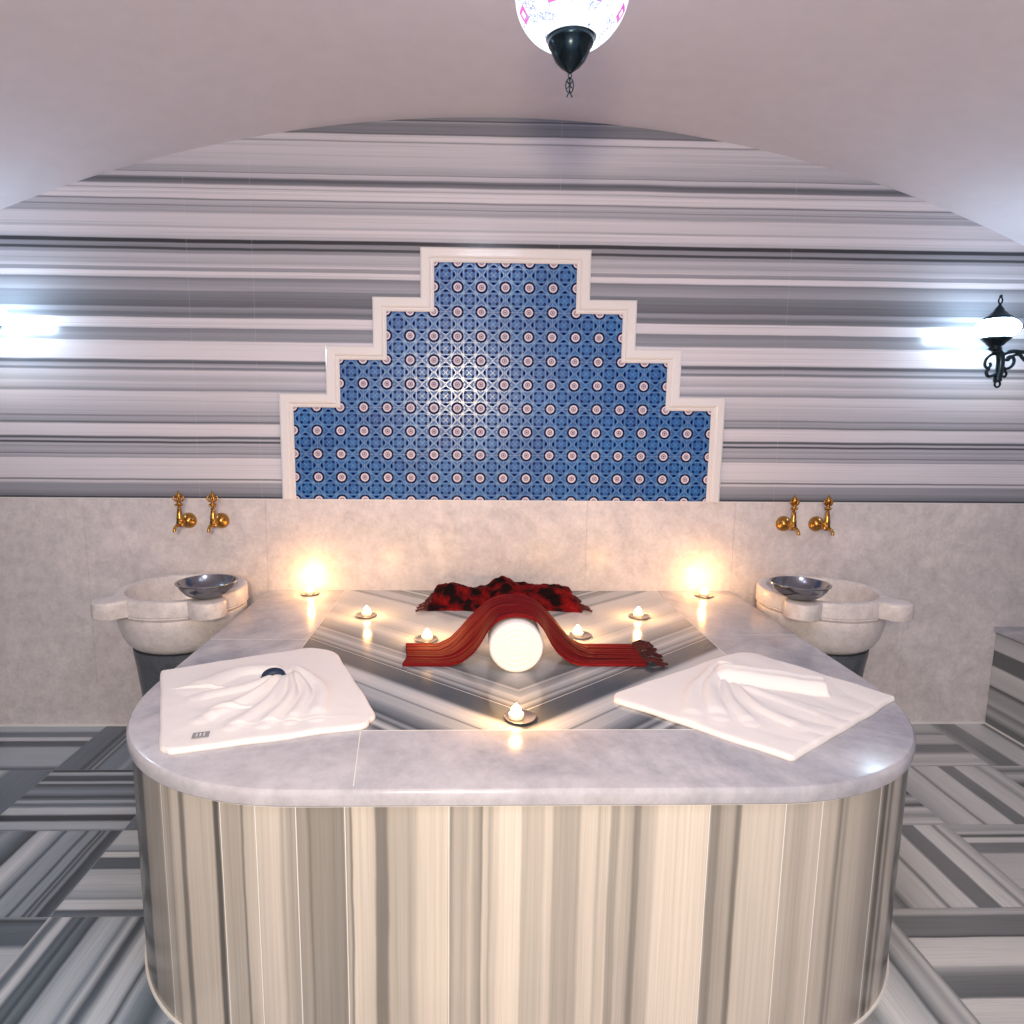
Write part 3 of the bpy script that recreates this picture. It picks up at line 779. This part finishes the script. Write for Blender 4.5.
# ------------------------------------------------------------------ folded white towels
def quad_towel(name, label, corners, feature, rc=(0.06, 0.02, 0.05, 0.06), seed=1.0):
    """flat towel over a four-sided outline A,B,C,D with rounded corners; feature(x, y) adds folds"""
    ctr = sum((Vector(c) for c in corners), Vector((0, 0))) / 4
    t = thing(name, label, 'towel', (ctr.x, ctr.y, HZ), 'folded white towels on the platform')
    A, B, C_, D = [Vector(c) - ctr for c in corners]
    def pos(u, v):
        # pull the grid corners in so they read rounded
        p = A * (1 - u) * (1 - v) + D * u * (1 - v) + B * (1 - u) * v + C_ * u * v
        for (cu, cv), r in zip(((0, 0), (0, 1), (1, 1), (1, 0)), rc):
            du, dv = abs(u - cu), abs(v - cv); k = max(0.0, 1 - (du * du + dv * dv) ** 0.5 / (r * 2.2))
            p = p * (1 - 0.10 * r / 0.06 * k * k)
        p = p + Vector((noise.noise(Vector((u * 5, v * 5, seed))), noise.noise(Vector((u * 5, v * 5, seed + 9))))) * 0.004
        return p
    def edge(u, v):
        e = min(u, 1 - u, v, 1 - v); return math.sqrt(max(0.0, 1 - (1 - min(1.0, e / 0.022)) ** 2))
    def top(u, v):
        p = pos(u, v); e = edge(u, v)
        z = 0.0045 + 0.0085 * e + (0.0012 * fbm(p.x, p.y, 16, seed) + feature(p.x + ctr.x, p.y + ctr.y)) * min(1, e + 0.1)
        return Vector((p.x, p.y, z))
    def bot(u, v):
        p = pos(u, v); return Vector((p.x, p.y, 0.0))
    return t, ctr, sheet('towel_sheet', top, bot, 150, 150, M['towel'], t)
def fan(pin, a0, a1, rad_fn, nf, ridge, base, spread, seed):
    """gathered cloth fanning out of a pinch point: returns height function"""
    def h(x, y):
        dx, dy = x - pin[0], y - pin[1]; r = math.hypot(dx, dy); a = math.atan2(dy, dx)
        while a < a0 - 0.6: a += 2 * PI
        while a > a1 + 0.6 + PI: a -= 2 * PI
        R_ = rad_fn((a - a0) / (a1 - a0))
        q = sstep(a0 - 0.05, a0 + 0.10, a) * (1 - sstep(a1 - 0.10, a1 + 0.05, a))
        edge_ = 1 - sstep(R_ * 0.93, R_, r)
        wv = abs(math.sin(nf * (a - a0) + 1.6 * r / R_ * math.sin(seed + a * 2))) ** 0.7
        rise = sstep(0.0, 0.025, r)
        return q * edge_ * (base * (1 - 0.55 * r / R_) + ridge * wv * (0.35 + 0.65 * math.sin(PI * min(1.0, r / R_ * 0.9 + 0.1)))) * (0.35 + 0.65 * rise)
    return h
def folds(paths, n=10):
    """height of soft curved folds: each path is (points, width, height)"""
    segs = []
    for P_, w_, h_ in paths:
        Q = [Vector((p[0], p[1], 0)) for p in P_]; C3 = smoothpts(Q, n)
        segs.append(([(c.x, c.y) for c in C3], w_, h_))
    def f(x, y):
        out = 0.0; base = 0.0
        for P_, w_, h_ in segs:
            best = 9; bt = 0; m_ = len(P_) - 1
            for i in range(m_):
                ax, ay = P_[i]; bx, by = P_[i + 1]; dx, dy = bx - ax, by - ay
                t = max(0, min(1, ((x - ax) * dx + (y - ay) * dy) / (dx * dx + dy * dy + 1e-12)))
                d = math.hypot(x - ax - dx * t, y - ay - dy * t)
                if d < best: best = d; bt = (i + t) / m_
            if best > w_ * 3: continue
            tw = w_ * (0.55 + 0.6 * bt); th = h_ * (1 - 0.45 * bt) * sstep(-0.15, 0.12, bt) * (1 - 0.5 * sstep(0.9, 1.0, bt))
            out = max(out, th * max(0.0, 1 - (best / tw) ** 2) ** 0.75)
            base = max(base, th * 0.45 * math.exp(-(best / (tw * 1.3)) ** 2))
        return max(out, base)
    return f
f1 = folds([
 ([(-0.545, 1.780), (-0.66, 1.775), (-0.745, 1.665)], 0.045, 0.022),
 ([(-0.545, 1.745), (-0.61, 1.665), (-0.715, 1.610)], 0.026, 0.018),
 ([(-0.536, 1.725), (-0.575, 1.60), (-0.650, 1.480)], 0.024, 0.026),
 ([(-0.520, 1.730), (-0.520, 1.58), (-0.565, 1.440)], 0.022, 0.022),
 ([(-0.510, 1.740), (-0.470, 1.60), (-0.490, 1.450)], 0.020, 0.026),
 ([(-0.505, 1.760), (-0.435, 1.63), (-0.435, 1.470)], 0.018, 0.021),
 ([(-0.515, 1.795), (-0.405, 1.66), (-0.375, 1.490)], 0.026, 0.024)])
def slit(x, y, x0, y0, x1, y1, w_=0.006, h=0.010):
    px, py = x1 - x0, y1 - y0; L = math.hypot(px, py); t = ((x - x0) * px + (y - y0) * py) / L / L
    if t < -0.1 or t > 1.1: return 0.0
    d = ((x - x0) * -py + (y - y0) * px) / L
    g = max(0.0, math.sin(PI * (t + 0.1) / 1.2))
    return g * h * (math.exp(-((d - w_) / w_) ** 2) - 0.9 * math.exp(-((d + w_ * 0.6) / (w_ * 0.7)) ** 2))
def featL(x, y):
    z = f1(x, y)
    z += slit(x, y, -0.80, 1.66, -0.66, 1.665, 0.004, 0.005) + slit(x, y, -0.66, 1.51, -0.55, 1.55, 0.004, 0.006)
    z += slit(x, y, -0.62, 1.44, -0.30, 1.50, 0.003, 0.002)
    return z
tL, cL, _ = quad_towel('folded_towel', 'white towel twisted into folds on the platform, with a grey label in its corner',
                    [(-0.905, 1.800), (-0.684, 1.332), (-0.212, 1.470), (-0.455, 2.030)], featL, (0.01, 0.03, 0.06, 0.10), 2.0)
bm = bmesh.new(); box(bm, -0.018, 0.018, -0.013, 0.013, 0, 0.0022)
tg = link('care_label', bm, M['tag'], tL, smooth=False, loc=(-0.622 - cL.x, 1.402 - cL.y, 0.0140)); tg.rotation_euler = (0, 0, 0.25)
tg['label'] = 'small grey woven label'
bm = bmesh.new()
for k in range(3): box(bm, -0.010 + k * 0.008, -0.007 + k * 0.008, -0.007, 0.007, 0.002, 0.0028)
link('label_thread', bm, M['tagline'], tg, smooth=False)
bm = bmesh.new()
def lens(u, v):
    a = u * PI; R_ = 0.040
    return Vector((math.cos(a) * R_, (math.sin(a) * 0.030) * v, 0.0))
n_ = 20; r0 = []; r1 = []; r2 = []
for i in range(n_ + 1):
    a = PI * i / n_; cxx = math.cos(a) * 0.036
    r0.append(bm.verts.new((cxx, -0.004, 0.0))); r1.append(bm.verts.new((cxx * 0.9, 0.006, 0.004 + 0.024 * math.sin(a)))); r2.append(bm.verts.new((cxx, 0.022 * math.sin(a) + 0.002, 0.0)))
for a_, b_ in ((r0, r1), (r1, r2), (r2, r0)):
    for i in range(n_): bm.faces.new((a_[i], a_[i + 1], b_[i + 1], b_[i]))
o = link('navy_cloth_tip', bm, M['navy'], tL, loc=(-0.552 - cL.x, 1.722 - cL.y, 0.020)); o.rotation_euler = (0, 0, 0.30); o['label'] = 'navy blue tip peeking from the folds'
# right towel
f2 = folds([
 ([(0.745, 1.775), (0.665, 1.66), (0.625, 1.490)], 0.028, 0.026),
 ([(0.725, 1.785), (0.620, 1.65), (0.555, 1.490)], 0.030, 0.018),
 ([(0.720, 1.700), (0.690, 1.58), (0.690, 1.455)], 0.022, 0.018),
 ([(0.740, 1.680), (0.745, 1.54), (0.800, 1.435)], 0.024, 0.016),
 ([(0.790, 1.775), (0.750, 1.815), (0.695, 1.750), (0.700, 1.680)], 0.018, 0.026),
 ([(0.760, 1.670), (0.830, 1.58), (0.900, 1.500)], 0.030, 0.012)])
def roll_r(x, y):       # rolled end of the cloth lying to the right
    x0, y0, x1, y1 = 0.745, 1.735, 0.985, 1.655
    px, py = x1 - x0, y1 - y0; L = math.hypot(px, py); t = ((x - x0) * px + (y - y0) * py) / L / L
    d = ((x - x0) * -py + (y - y0) * px) / L
    w_ = 0.052 * (0.75 + 0.35 * min(1, max(0, t))); 
    if t < -0.15 or t > 1.03: return 0.0
    cap = math.sqrt(max(0.0, 1 - max(0.0, -t / 0.15) ** 2)) * (1 - sstep(0.985, 1.03, t))
    return 0.040 * cap * (max(0.0, 1 - (d / w_) ** 2) ** 0.5) * (1 - 0.25 * t) + 0.002 * math.sin(d * 160) * (1 if abs(d) < w_ else 0)
def featR(x, y):
    z = max(f2(x, y), roll_r(x, y))
    z += 0.004 * abs(math.sin(30 * (x + y * 0.6) + 3 * math.sin(9 * y))) * sstep(0.65, 0.9, x) * 0.6
    return z
tR, cR, _ = quad_towel('folded_towel', 'white towel with a rolled end on the right front of the platform',
                    [(0.366, 1.622), (0.716, 1.298), (1.160, 1.612), (0.895, 1.978)], featR, (0.04, 0.01, 0.01, 0.07), 6.0)

# ------------------------------------------------------------------ rolled towel
RT = 0.0810
rt_ = thing('rolled_towel', 'tightly rolled white towel, round end forward, under the arched red scarf', 'towel', (0.139, 1.903, HZ))
bm = bmesh.new(); NA = 72
def rr_(a, y): return RT * (1 + 0.018 * noise.noise(Vector((math.cos(a) * 1.5, math.sin(a) * 1.5, y * 4))))
ys = [-0.100, -0.097, -0.090, -0.06, 0.0, 0.06, 0.11, 0.118, 0.12]; rs = [0.90, 0.96, 1.0, 1, 1, 1, 1, .97, .9]
R_ = []
for yv, s in zip(ys, rs):
    R_.append([bm.verts.new((rr_(2 * PI * i / NA, yv) * s * math.cos(2 * PI * i / NA), yv, RT + rr_(2 * PI * i / NA, yv) * s * math.sin(2 * PI * i / NA))) for i in range(NA)])
for A_, B_ in zip(R_, R_[1:]):
    for i in range(NA): bm.faces.new((A_[i], A_[(i + 1) % NA], B_[(i + 1) % NA], B_[i]))
bm.faces.new(R_[-1])
# spiral end face: the wound layers stand slightly proud of each other
prev = R_[0]
K = 30
for k in range(1, K + 1):
    f = 0.9 * (1 - k / K)
    if k == K:
        c = bm.verts.new((0, -0.098, RT))
        for i in range(NA): bm.faces.new((prev[i], prev[(i + 1) % NA], c))
        break
    cur = []
    for i in range(NA):
        a = 2 * PI * i / NA; ph = (f * 5.0 + i / NA) % 1.0
        cur.append(bm.verts.new((RT * f * math.cos(a), -0.100 + 0.0025 * (1 - abs(2 * ph - 1)) ** 2 + 0.001 * noise.noise(Vector((f * 9, a * 2, 0))), RT + RT * f * math.sin(a))))
    for i in range(NA): bm.faces.new((prev[i], prev[(i + 1) % NA], cur[(i + 1) % NA], cur[i]))
    prev = cur
for v in bm.verts: v.co.z = max(v.co.z * 0.965 - 0.0010, 0.0)
link('towel_roll', bm, M['towel'], rt_)

# ------------------------------------------------------------------ red scarf arched over the roll
sc = thing('striped_red_scarf', 'red striped scarf arched over the rolled towel, fringed right end', 'scarf', (0.20, 1.95, HZ))
def arch(x, tab):
    d = abs(x - 0.140)
    for (a, p), (b, q) in zip(tab, tab[1:]):
        if a <= d <= b: return p + (q - p) * (d - a) / (b - a)
    return 0.0
FRONT = [(0, 0.163), (0.03, 0.160), (0.06, 0.149), (0.085, 0.118), (0.105, 0.075), (0.13, 0.040), (0.165, 0.012), (0.20, 0.0), (9, 0.0)]
BACK = [(0, 0.166), (0.04, 0.163), (0.075, 0.150), (0.105, 0.125), (0.14, 0.090), (0.17, 0.052), (0.20, 0.020), (0.24, 0.0), (9, 0.0)]
NS = 150; SX0, SX1 = -0.205, 0.545
def smooth_row(tab):
    r_ = [arch(SX0 + (SX1 - SX0) * i / NS, tab) for i in range(NS + 1)]
    for _k in range(4): r_ = [r_[0]] + [(r_[i - 1] + 2 * r_[i] + r_[i + 1]) / 4 for i in range(1, NS)] + [r_[-1]]
    return r_
rawF, rawB = smooth_row(FRONT), smooth_row(BACK)
def hgt(u, v):
    i = min(NS - 1, int(u * NS)); f = u * NS - i; t = sstep(0.0, 0.7, v)
    return (rawF[i] * (1 - f) + rawF[i + 1] * f) * (1 - t) + (rawB[i] * (1 - f) + rawB[i + 1] * f) * t
def sc_top(u, v):
    x = SX0 + (SX1 - SX0) * u; h = hgt(u, v)
    k = h / 0.16
    yf_ = 1.858 - 0.003 * math.sin(u * 9) - 0.026 * k; yb = 2.040 + 0.01 * k
    y = yf_ + (yb - yf_) * v
    e = math.sqrt(max(0, 1 - (1 - min(1, min(v, 1 - v) / 0.05)) ** 2))
    rib = 0.0012 * math.sin(v * 60 + 1.2 * math.sin(u * 7)) + 0.0010 * math.sin(v * 21 + u * 3)
    z = h + 0.003 + (0.006 + rib) * e + 0.004 * k * math.sin(PI * v)
    x2 = x + 0.006 * math.sin(v * 5) * (1 - k) 
    return Vector((x2 - 0.20, y - 1.95, z))
def sc_bot(u, v):
    p = sc_top(u, v); return Vector((p.x, p.y, hgt(u, v)))
sheet('woven_cloth', sc_top, sc_bot, NS, 60, M['scarf'], sc)
for k in range(15):
    v = (k + 0.5) / 15; y0 = 1.862 + 0.172 * v - 1.95; bm = bmesh.new()
    L = 0.055 + 0.02 * random.random(); dy = random.uniform(-0.02, 0.02)
    pts = smoothpts([(0.341, y0, 0.008), (0.341 + L * 0.35, y0 + dy * 0.4, 0.012 + random.random() * 0.008), (0.341 + L * 0.7, y0 + dy, 0.007 + random.random() * 0.012), (0.341 + L, y0 + dy * 1.4, 0.0045)], 4)
    tube(bm, pts, [0.0042 if q % 3 else 0.0028 for q in range(len(pts))], 7)
    link('tassel', bm, M['fringe'], sc)

# ------------------------------------------------------------------ crumpled plaid scarf at the back
pb = thing('crumpled_plaid_scarf', 'crumpled red and black scarf near the dado, behind the arched scarf', 'scarf', (0.135, 2.55, HZ))
def pb_top(u, v):
    s = u * 2 - 1
    half = 0.305 - 0.035 * v ** 1.5
    x = s * half; y = -0.125 + 0.235 * v + 0.012 * math.sin(u * 11) * (1 - v)
    ridge = 0.044 + 0.026 * math.exp(-(s / 0.22) ** 2) + 0.006 * math.sin(7 * s)
    prof_ = sstep(0.0, 0.55, v) * (1 - 0.9 * sstep(0.72, 1.0, v))
    ends = 1 - 0.25 * sstep(0.75, 1.0, abs(s))
    n1 = abs(math.sin(4.2 * s + 3.0 * v + 1.5 * noise.noise(Vector((s * 2, v * 2, 3))))) * 0.020 + 0.012 * fbm(s, v, 3.1, 4.0)
    z = 0.008 + (ridge * prof_) * ends + (n1 + 0.010 * fbm(s, v, 8.0, 2.0)) * sstep(0, 0.2, v) * (1 - sstep(0.9, 1.0, v))
    z = max(0.006, z) 
    e = min(1.0, min(v, 1 - v, u, 1 - u) / 0.02)
    return Vector((x + 0.010 * fbm(s, v, 4, 1.0), y + 0.012 * fbm(s, v, 5, 7.0), z * (0.4 + 0.6 * e)))
def pb_bot(u, v):
    p = pb_top(u, v); return Vector((p.x, p.y, max(0.0, p.z - 0.012) * 0.0))
sheet('crumpled_cloth', pb_top, pb_bot, 110, 50, M['plaid'], pb)
for k in range(18):
    side = -1 if k < 9 else 1; q = (k % 9) / 8
    bm = bmesh.new(); y0 = -0.125 + 0.15 * q; x0 = side * (0.300 - 0.03 * q)
    L = 0.028 + 0.03 * random.random(); z0 = 0.006 + 0.03 * q * q
    pts = smoothpts([(x0, y0, z0), (x0 + side * L * 0.5, y0 - 0.006, z0 * 0.7 + 0.006), (x0 + side * L, y0 - 0.012, 0.0048)], 4)
    tube(bm, pts, [0.0045 if z % 3 else 0.003 for z in range(len(pts))], 7)
    link('tassel', bm, M['fringe'], pb)

# ------------------------------------------------------------------ pendant mosaic lamp
PX, PY, PZ = 0.211, 1.50, 2.280
pend = thing('mosaic_pendant_lamp', 'round white and pink mosaic glass lamp hanging from the vault', 'lamp', (PX, PY, PZ))
bm = bmesh.new(); pr = []
for i in range(33):
    a = -PI / 2 + PI * i / 32
    if -0.90 < math.sin(a) < 0.93: pr.append((0.122 * math.cos(a), 0.106 * math.sin(a)))
lathe(bm, pr, 64)
g = link('glass_globe', bm, M['mosaic'], pend)
bm = bmesh.new(); lathe(bm, [(0, -0.098), (0.052, -0.088), (0.0545, -0.090), (0.0545, -0.096), (0.049, -0.098), (0.046, -0.101), (0.050, -0.105), (0.048, -0.110), (0.044, -0.114), (0.041, -0.124), (0.033, -0.140), (0.022, -0.152), (0.010, -0.161), (0.004, -0.166), (0, -0.167)][::-1], 48)
for v in bm.verts: v.co.z += 0.010
o = link('bottom_cap', bm, M['iron'], pend); 
bm = bmesh.new()
oz = -0.157
tube(bm, [(0.004 * math.cos(2 * PI * i / 12), 0, oz - 0.004 + 0.004 * math.sin(2 * PI * i / 12)) for i in range(13)], 0.0011, 6)
ol = []
for i in range(25):      # open fish-shaped ornament
    a = 2 * PI * i / 24; w_ = 0.0085 * math.sin(a); h_ = 0.015 * math.cos(a)
    ol.append((w_, 0, oz - 0.024 + h_))
tube(bm, ol, 0.0015, 6)
for s in (-1, 1):
    tube(bm, smoothpts([(s * 0.001, 0, oz - 0.036), (s * 0.003, 0, oz - 0.041), (s * 0.006, 0, oz - 0.047)], 3), 0.0015, 6)
    tube(bm, [(s * 0.0055, 0, oz - 0.016), (-s * 0.0055, 0, oz - 0.030)], 0.0012, 6)
tube(bm, [(0, 0, oz - 0.010), (0, 0, oz - 0.038)], 0.0015, 6)
link('fish_ornament', bm, M['iron'], pend)
bm = bmesh.new(); lathe(bm, [(0.05, 0.100), (0.052, 0.106), (0.040, 0.118), (0.020, 0.132), (0.008, 0.142), (0, 0.144)], 40)
link('top_cap', bm, M['iron'], pend)
bm = bmesh.new(); ch = vault_z(PX) - PZ
nl = int((ch - 0.144 - 0.02) / 0.014)
for i in range(nl):
    c = 0.150 + 0.014 * i
    tube(bm, [((0.004 * math.cos(2 * PI * k / 10)) * (i % 2), (0.004 * math.cos(2 * PI * k / 10)) * (1 - i % 2), c + 0.0085 * math.sin(2 * PI * k / 10)) for k in range(11)], 0.0012, 5)
link('hanging_chain', bm, M['iron'], pend)
bm = bmesh.new(); lathe(bm, [(0, ch - 0.028), (0.012, ch - 0.026), (0.035, ch - 0.012), (0.045, ch - 0.004), (0, ch - 0.004)], 32)
link('ceiling_rose', bm, M['iron'], pend)
d = bpy.data.lights.new('pendant_glow', 'POINT'); d.energy = PEND_E; d.color = (0.80, 0.82, 1.0); d.shadow_soft_size = 0.05
q = bpy.data.objects.new('pendant_glow', d); COL.objects.link(q); q.parent = pend; g.visible_shadow = True

# ------------------------------------------------------------------ wall sconces
def sconce(x, y, z, s, wallx, label):
    """s = +1: mounted on the wall at larger x"""
    t = thing('wall_sconce', label, 'lamp', (x, y, z), 'wrought metal wall sconces')
    bm = bmesh.new(); pr = [(0.077 * math.cos(-PI / 2 + PI * i / 24), 0.043 * math.sin(-PI / 2 + PI * i / 24)) for i in range(25)]
    pr = [(max(r, 0), h) for r, h in pr if abs(h) < 0.0425]; lathe(bm, pr, 48)
    link('glass_globe', bm, M['globe'], t)
    bm = bmesh.new()
    lathe(bm, [(0, 0.036), (0.050, 0.035), (0.049, 0.042), (0.036, 0.050), (0.030, 0.058), (0.020, 0.066), (0.016, 0.076), (0.008, 0.086), (0.005, 0.092), (0.005, 0.096)], 32)
    tube(bm, [(0.008 * math.sin(2 * PI * i / 14), 0, 0.108 - 0.012 * math.cos(2 * PI * i / 14)) for i in range(15)], 0.0030, 6)
    lathe(bm, [(0, 0.118), (0.006, 0.122), (0.006, 0.127), (0, 0.132)], 12)
    link('top_finial', bm, M['iron'], t)
    bm = bmesh.new()
    lathe(bm, [(0, -0.036), (0.054, -0.036), (0.050, -0.046), (0.036, -0.058), (0.030, -0.066), (0.020, -0.074), (0.026, -0.082), (0.014, -0.090), (0, -0.092)], 32)
    link('lower_cup', bm, M['iron'], t)
    bm = bmesh.new()
    def cur(P, r): tube(bm, smoothpts([(s * a, 0, b) for a, b in P], 6), r, 10)
    cur([(0.0, -0.085), (0.022, -0.100), (0.030, -0.130), (0.030, -0.170), (0.026, -0.198), (0.028, -0.212)], 0.015)
    cur([(0.010, -0.100), (-0.012, -0.105), (-0.030, -0.122), (-0.034, -0.145), (-0.022, -0.158), (-0.010, -0.148), (-0.014, -0.136)], 0.0055)
    cur([(0.022, -0.175), (0.004, -0.188), (-0.016, -0.190), (-0.024, -0.172), (-0.014, -0.160)], 0.0065)
    cur([(0.028, -0.110), (0.050, -0.096), (0.080, -0.090), (0.110, -0.092), (0.160, -0.092), (0.220, -0.090), (abs(wallx - x) - 0.012, -0.088)], 0.0085)
    cur([(0.030, -0.180), (0.048, -0.168), (0.060, -0.178), (0.056, -0.192), (0.046, -0.190)], 0.0045)
    cur([(0.036, -0.150), (0.056, -0.160), (0.078, -0.150), (0.086, -0.128), (0.074, -0.110), (0.058, -0.116), (0.060, -0.130)], 0.0060)
    cur([(0.044, -0.125), (0.062, -0.122), (0.085, -0.105), (0.110, -0.104)], 0.0055)
    cur([(0.100, -0.095), (0.130, -0.125), (0.180, -0.150), (0.240, -0.160), (0.290, -0.145), (0.300, -0.120), (0.280, -0.110)], 0.0065)
    tube(bm, [(s * (0.028 + 0.011 * math.sin(2 * PI * i / 14)), 0, -0.222 - 0.012 * math.cos(2 * PI * i / 14)) for i in range(15)], 0.0042, 8)
    link('scrolled_arm', bm, M['iron'], t)
    wx = s * (abs(wallx - x))
    bm = bmesh.new(); lathe(bm, [(0, -s * 0.016), (0.028, -s * 0.014), (0.044, -s * 0.006), (0.048, 0), (0, 0)], 32, (wx, 0, -0.10), 'x')
    link('wall_plate', bm, M['iron'], t)
    return t
sconce(2.126, 2.60, 1.765, 1, XR, 'black scrolled metal sconce with an oval white globe, on the right wall')
sconce(-1.892, 2.60, 1.765, -1, XL, 'sconce at the left edge, only its glowing oval globe tip in view')
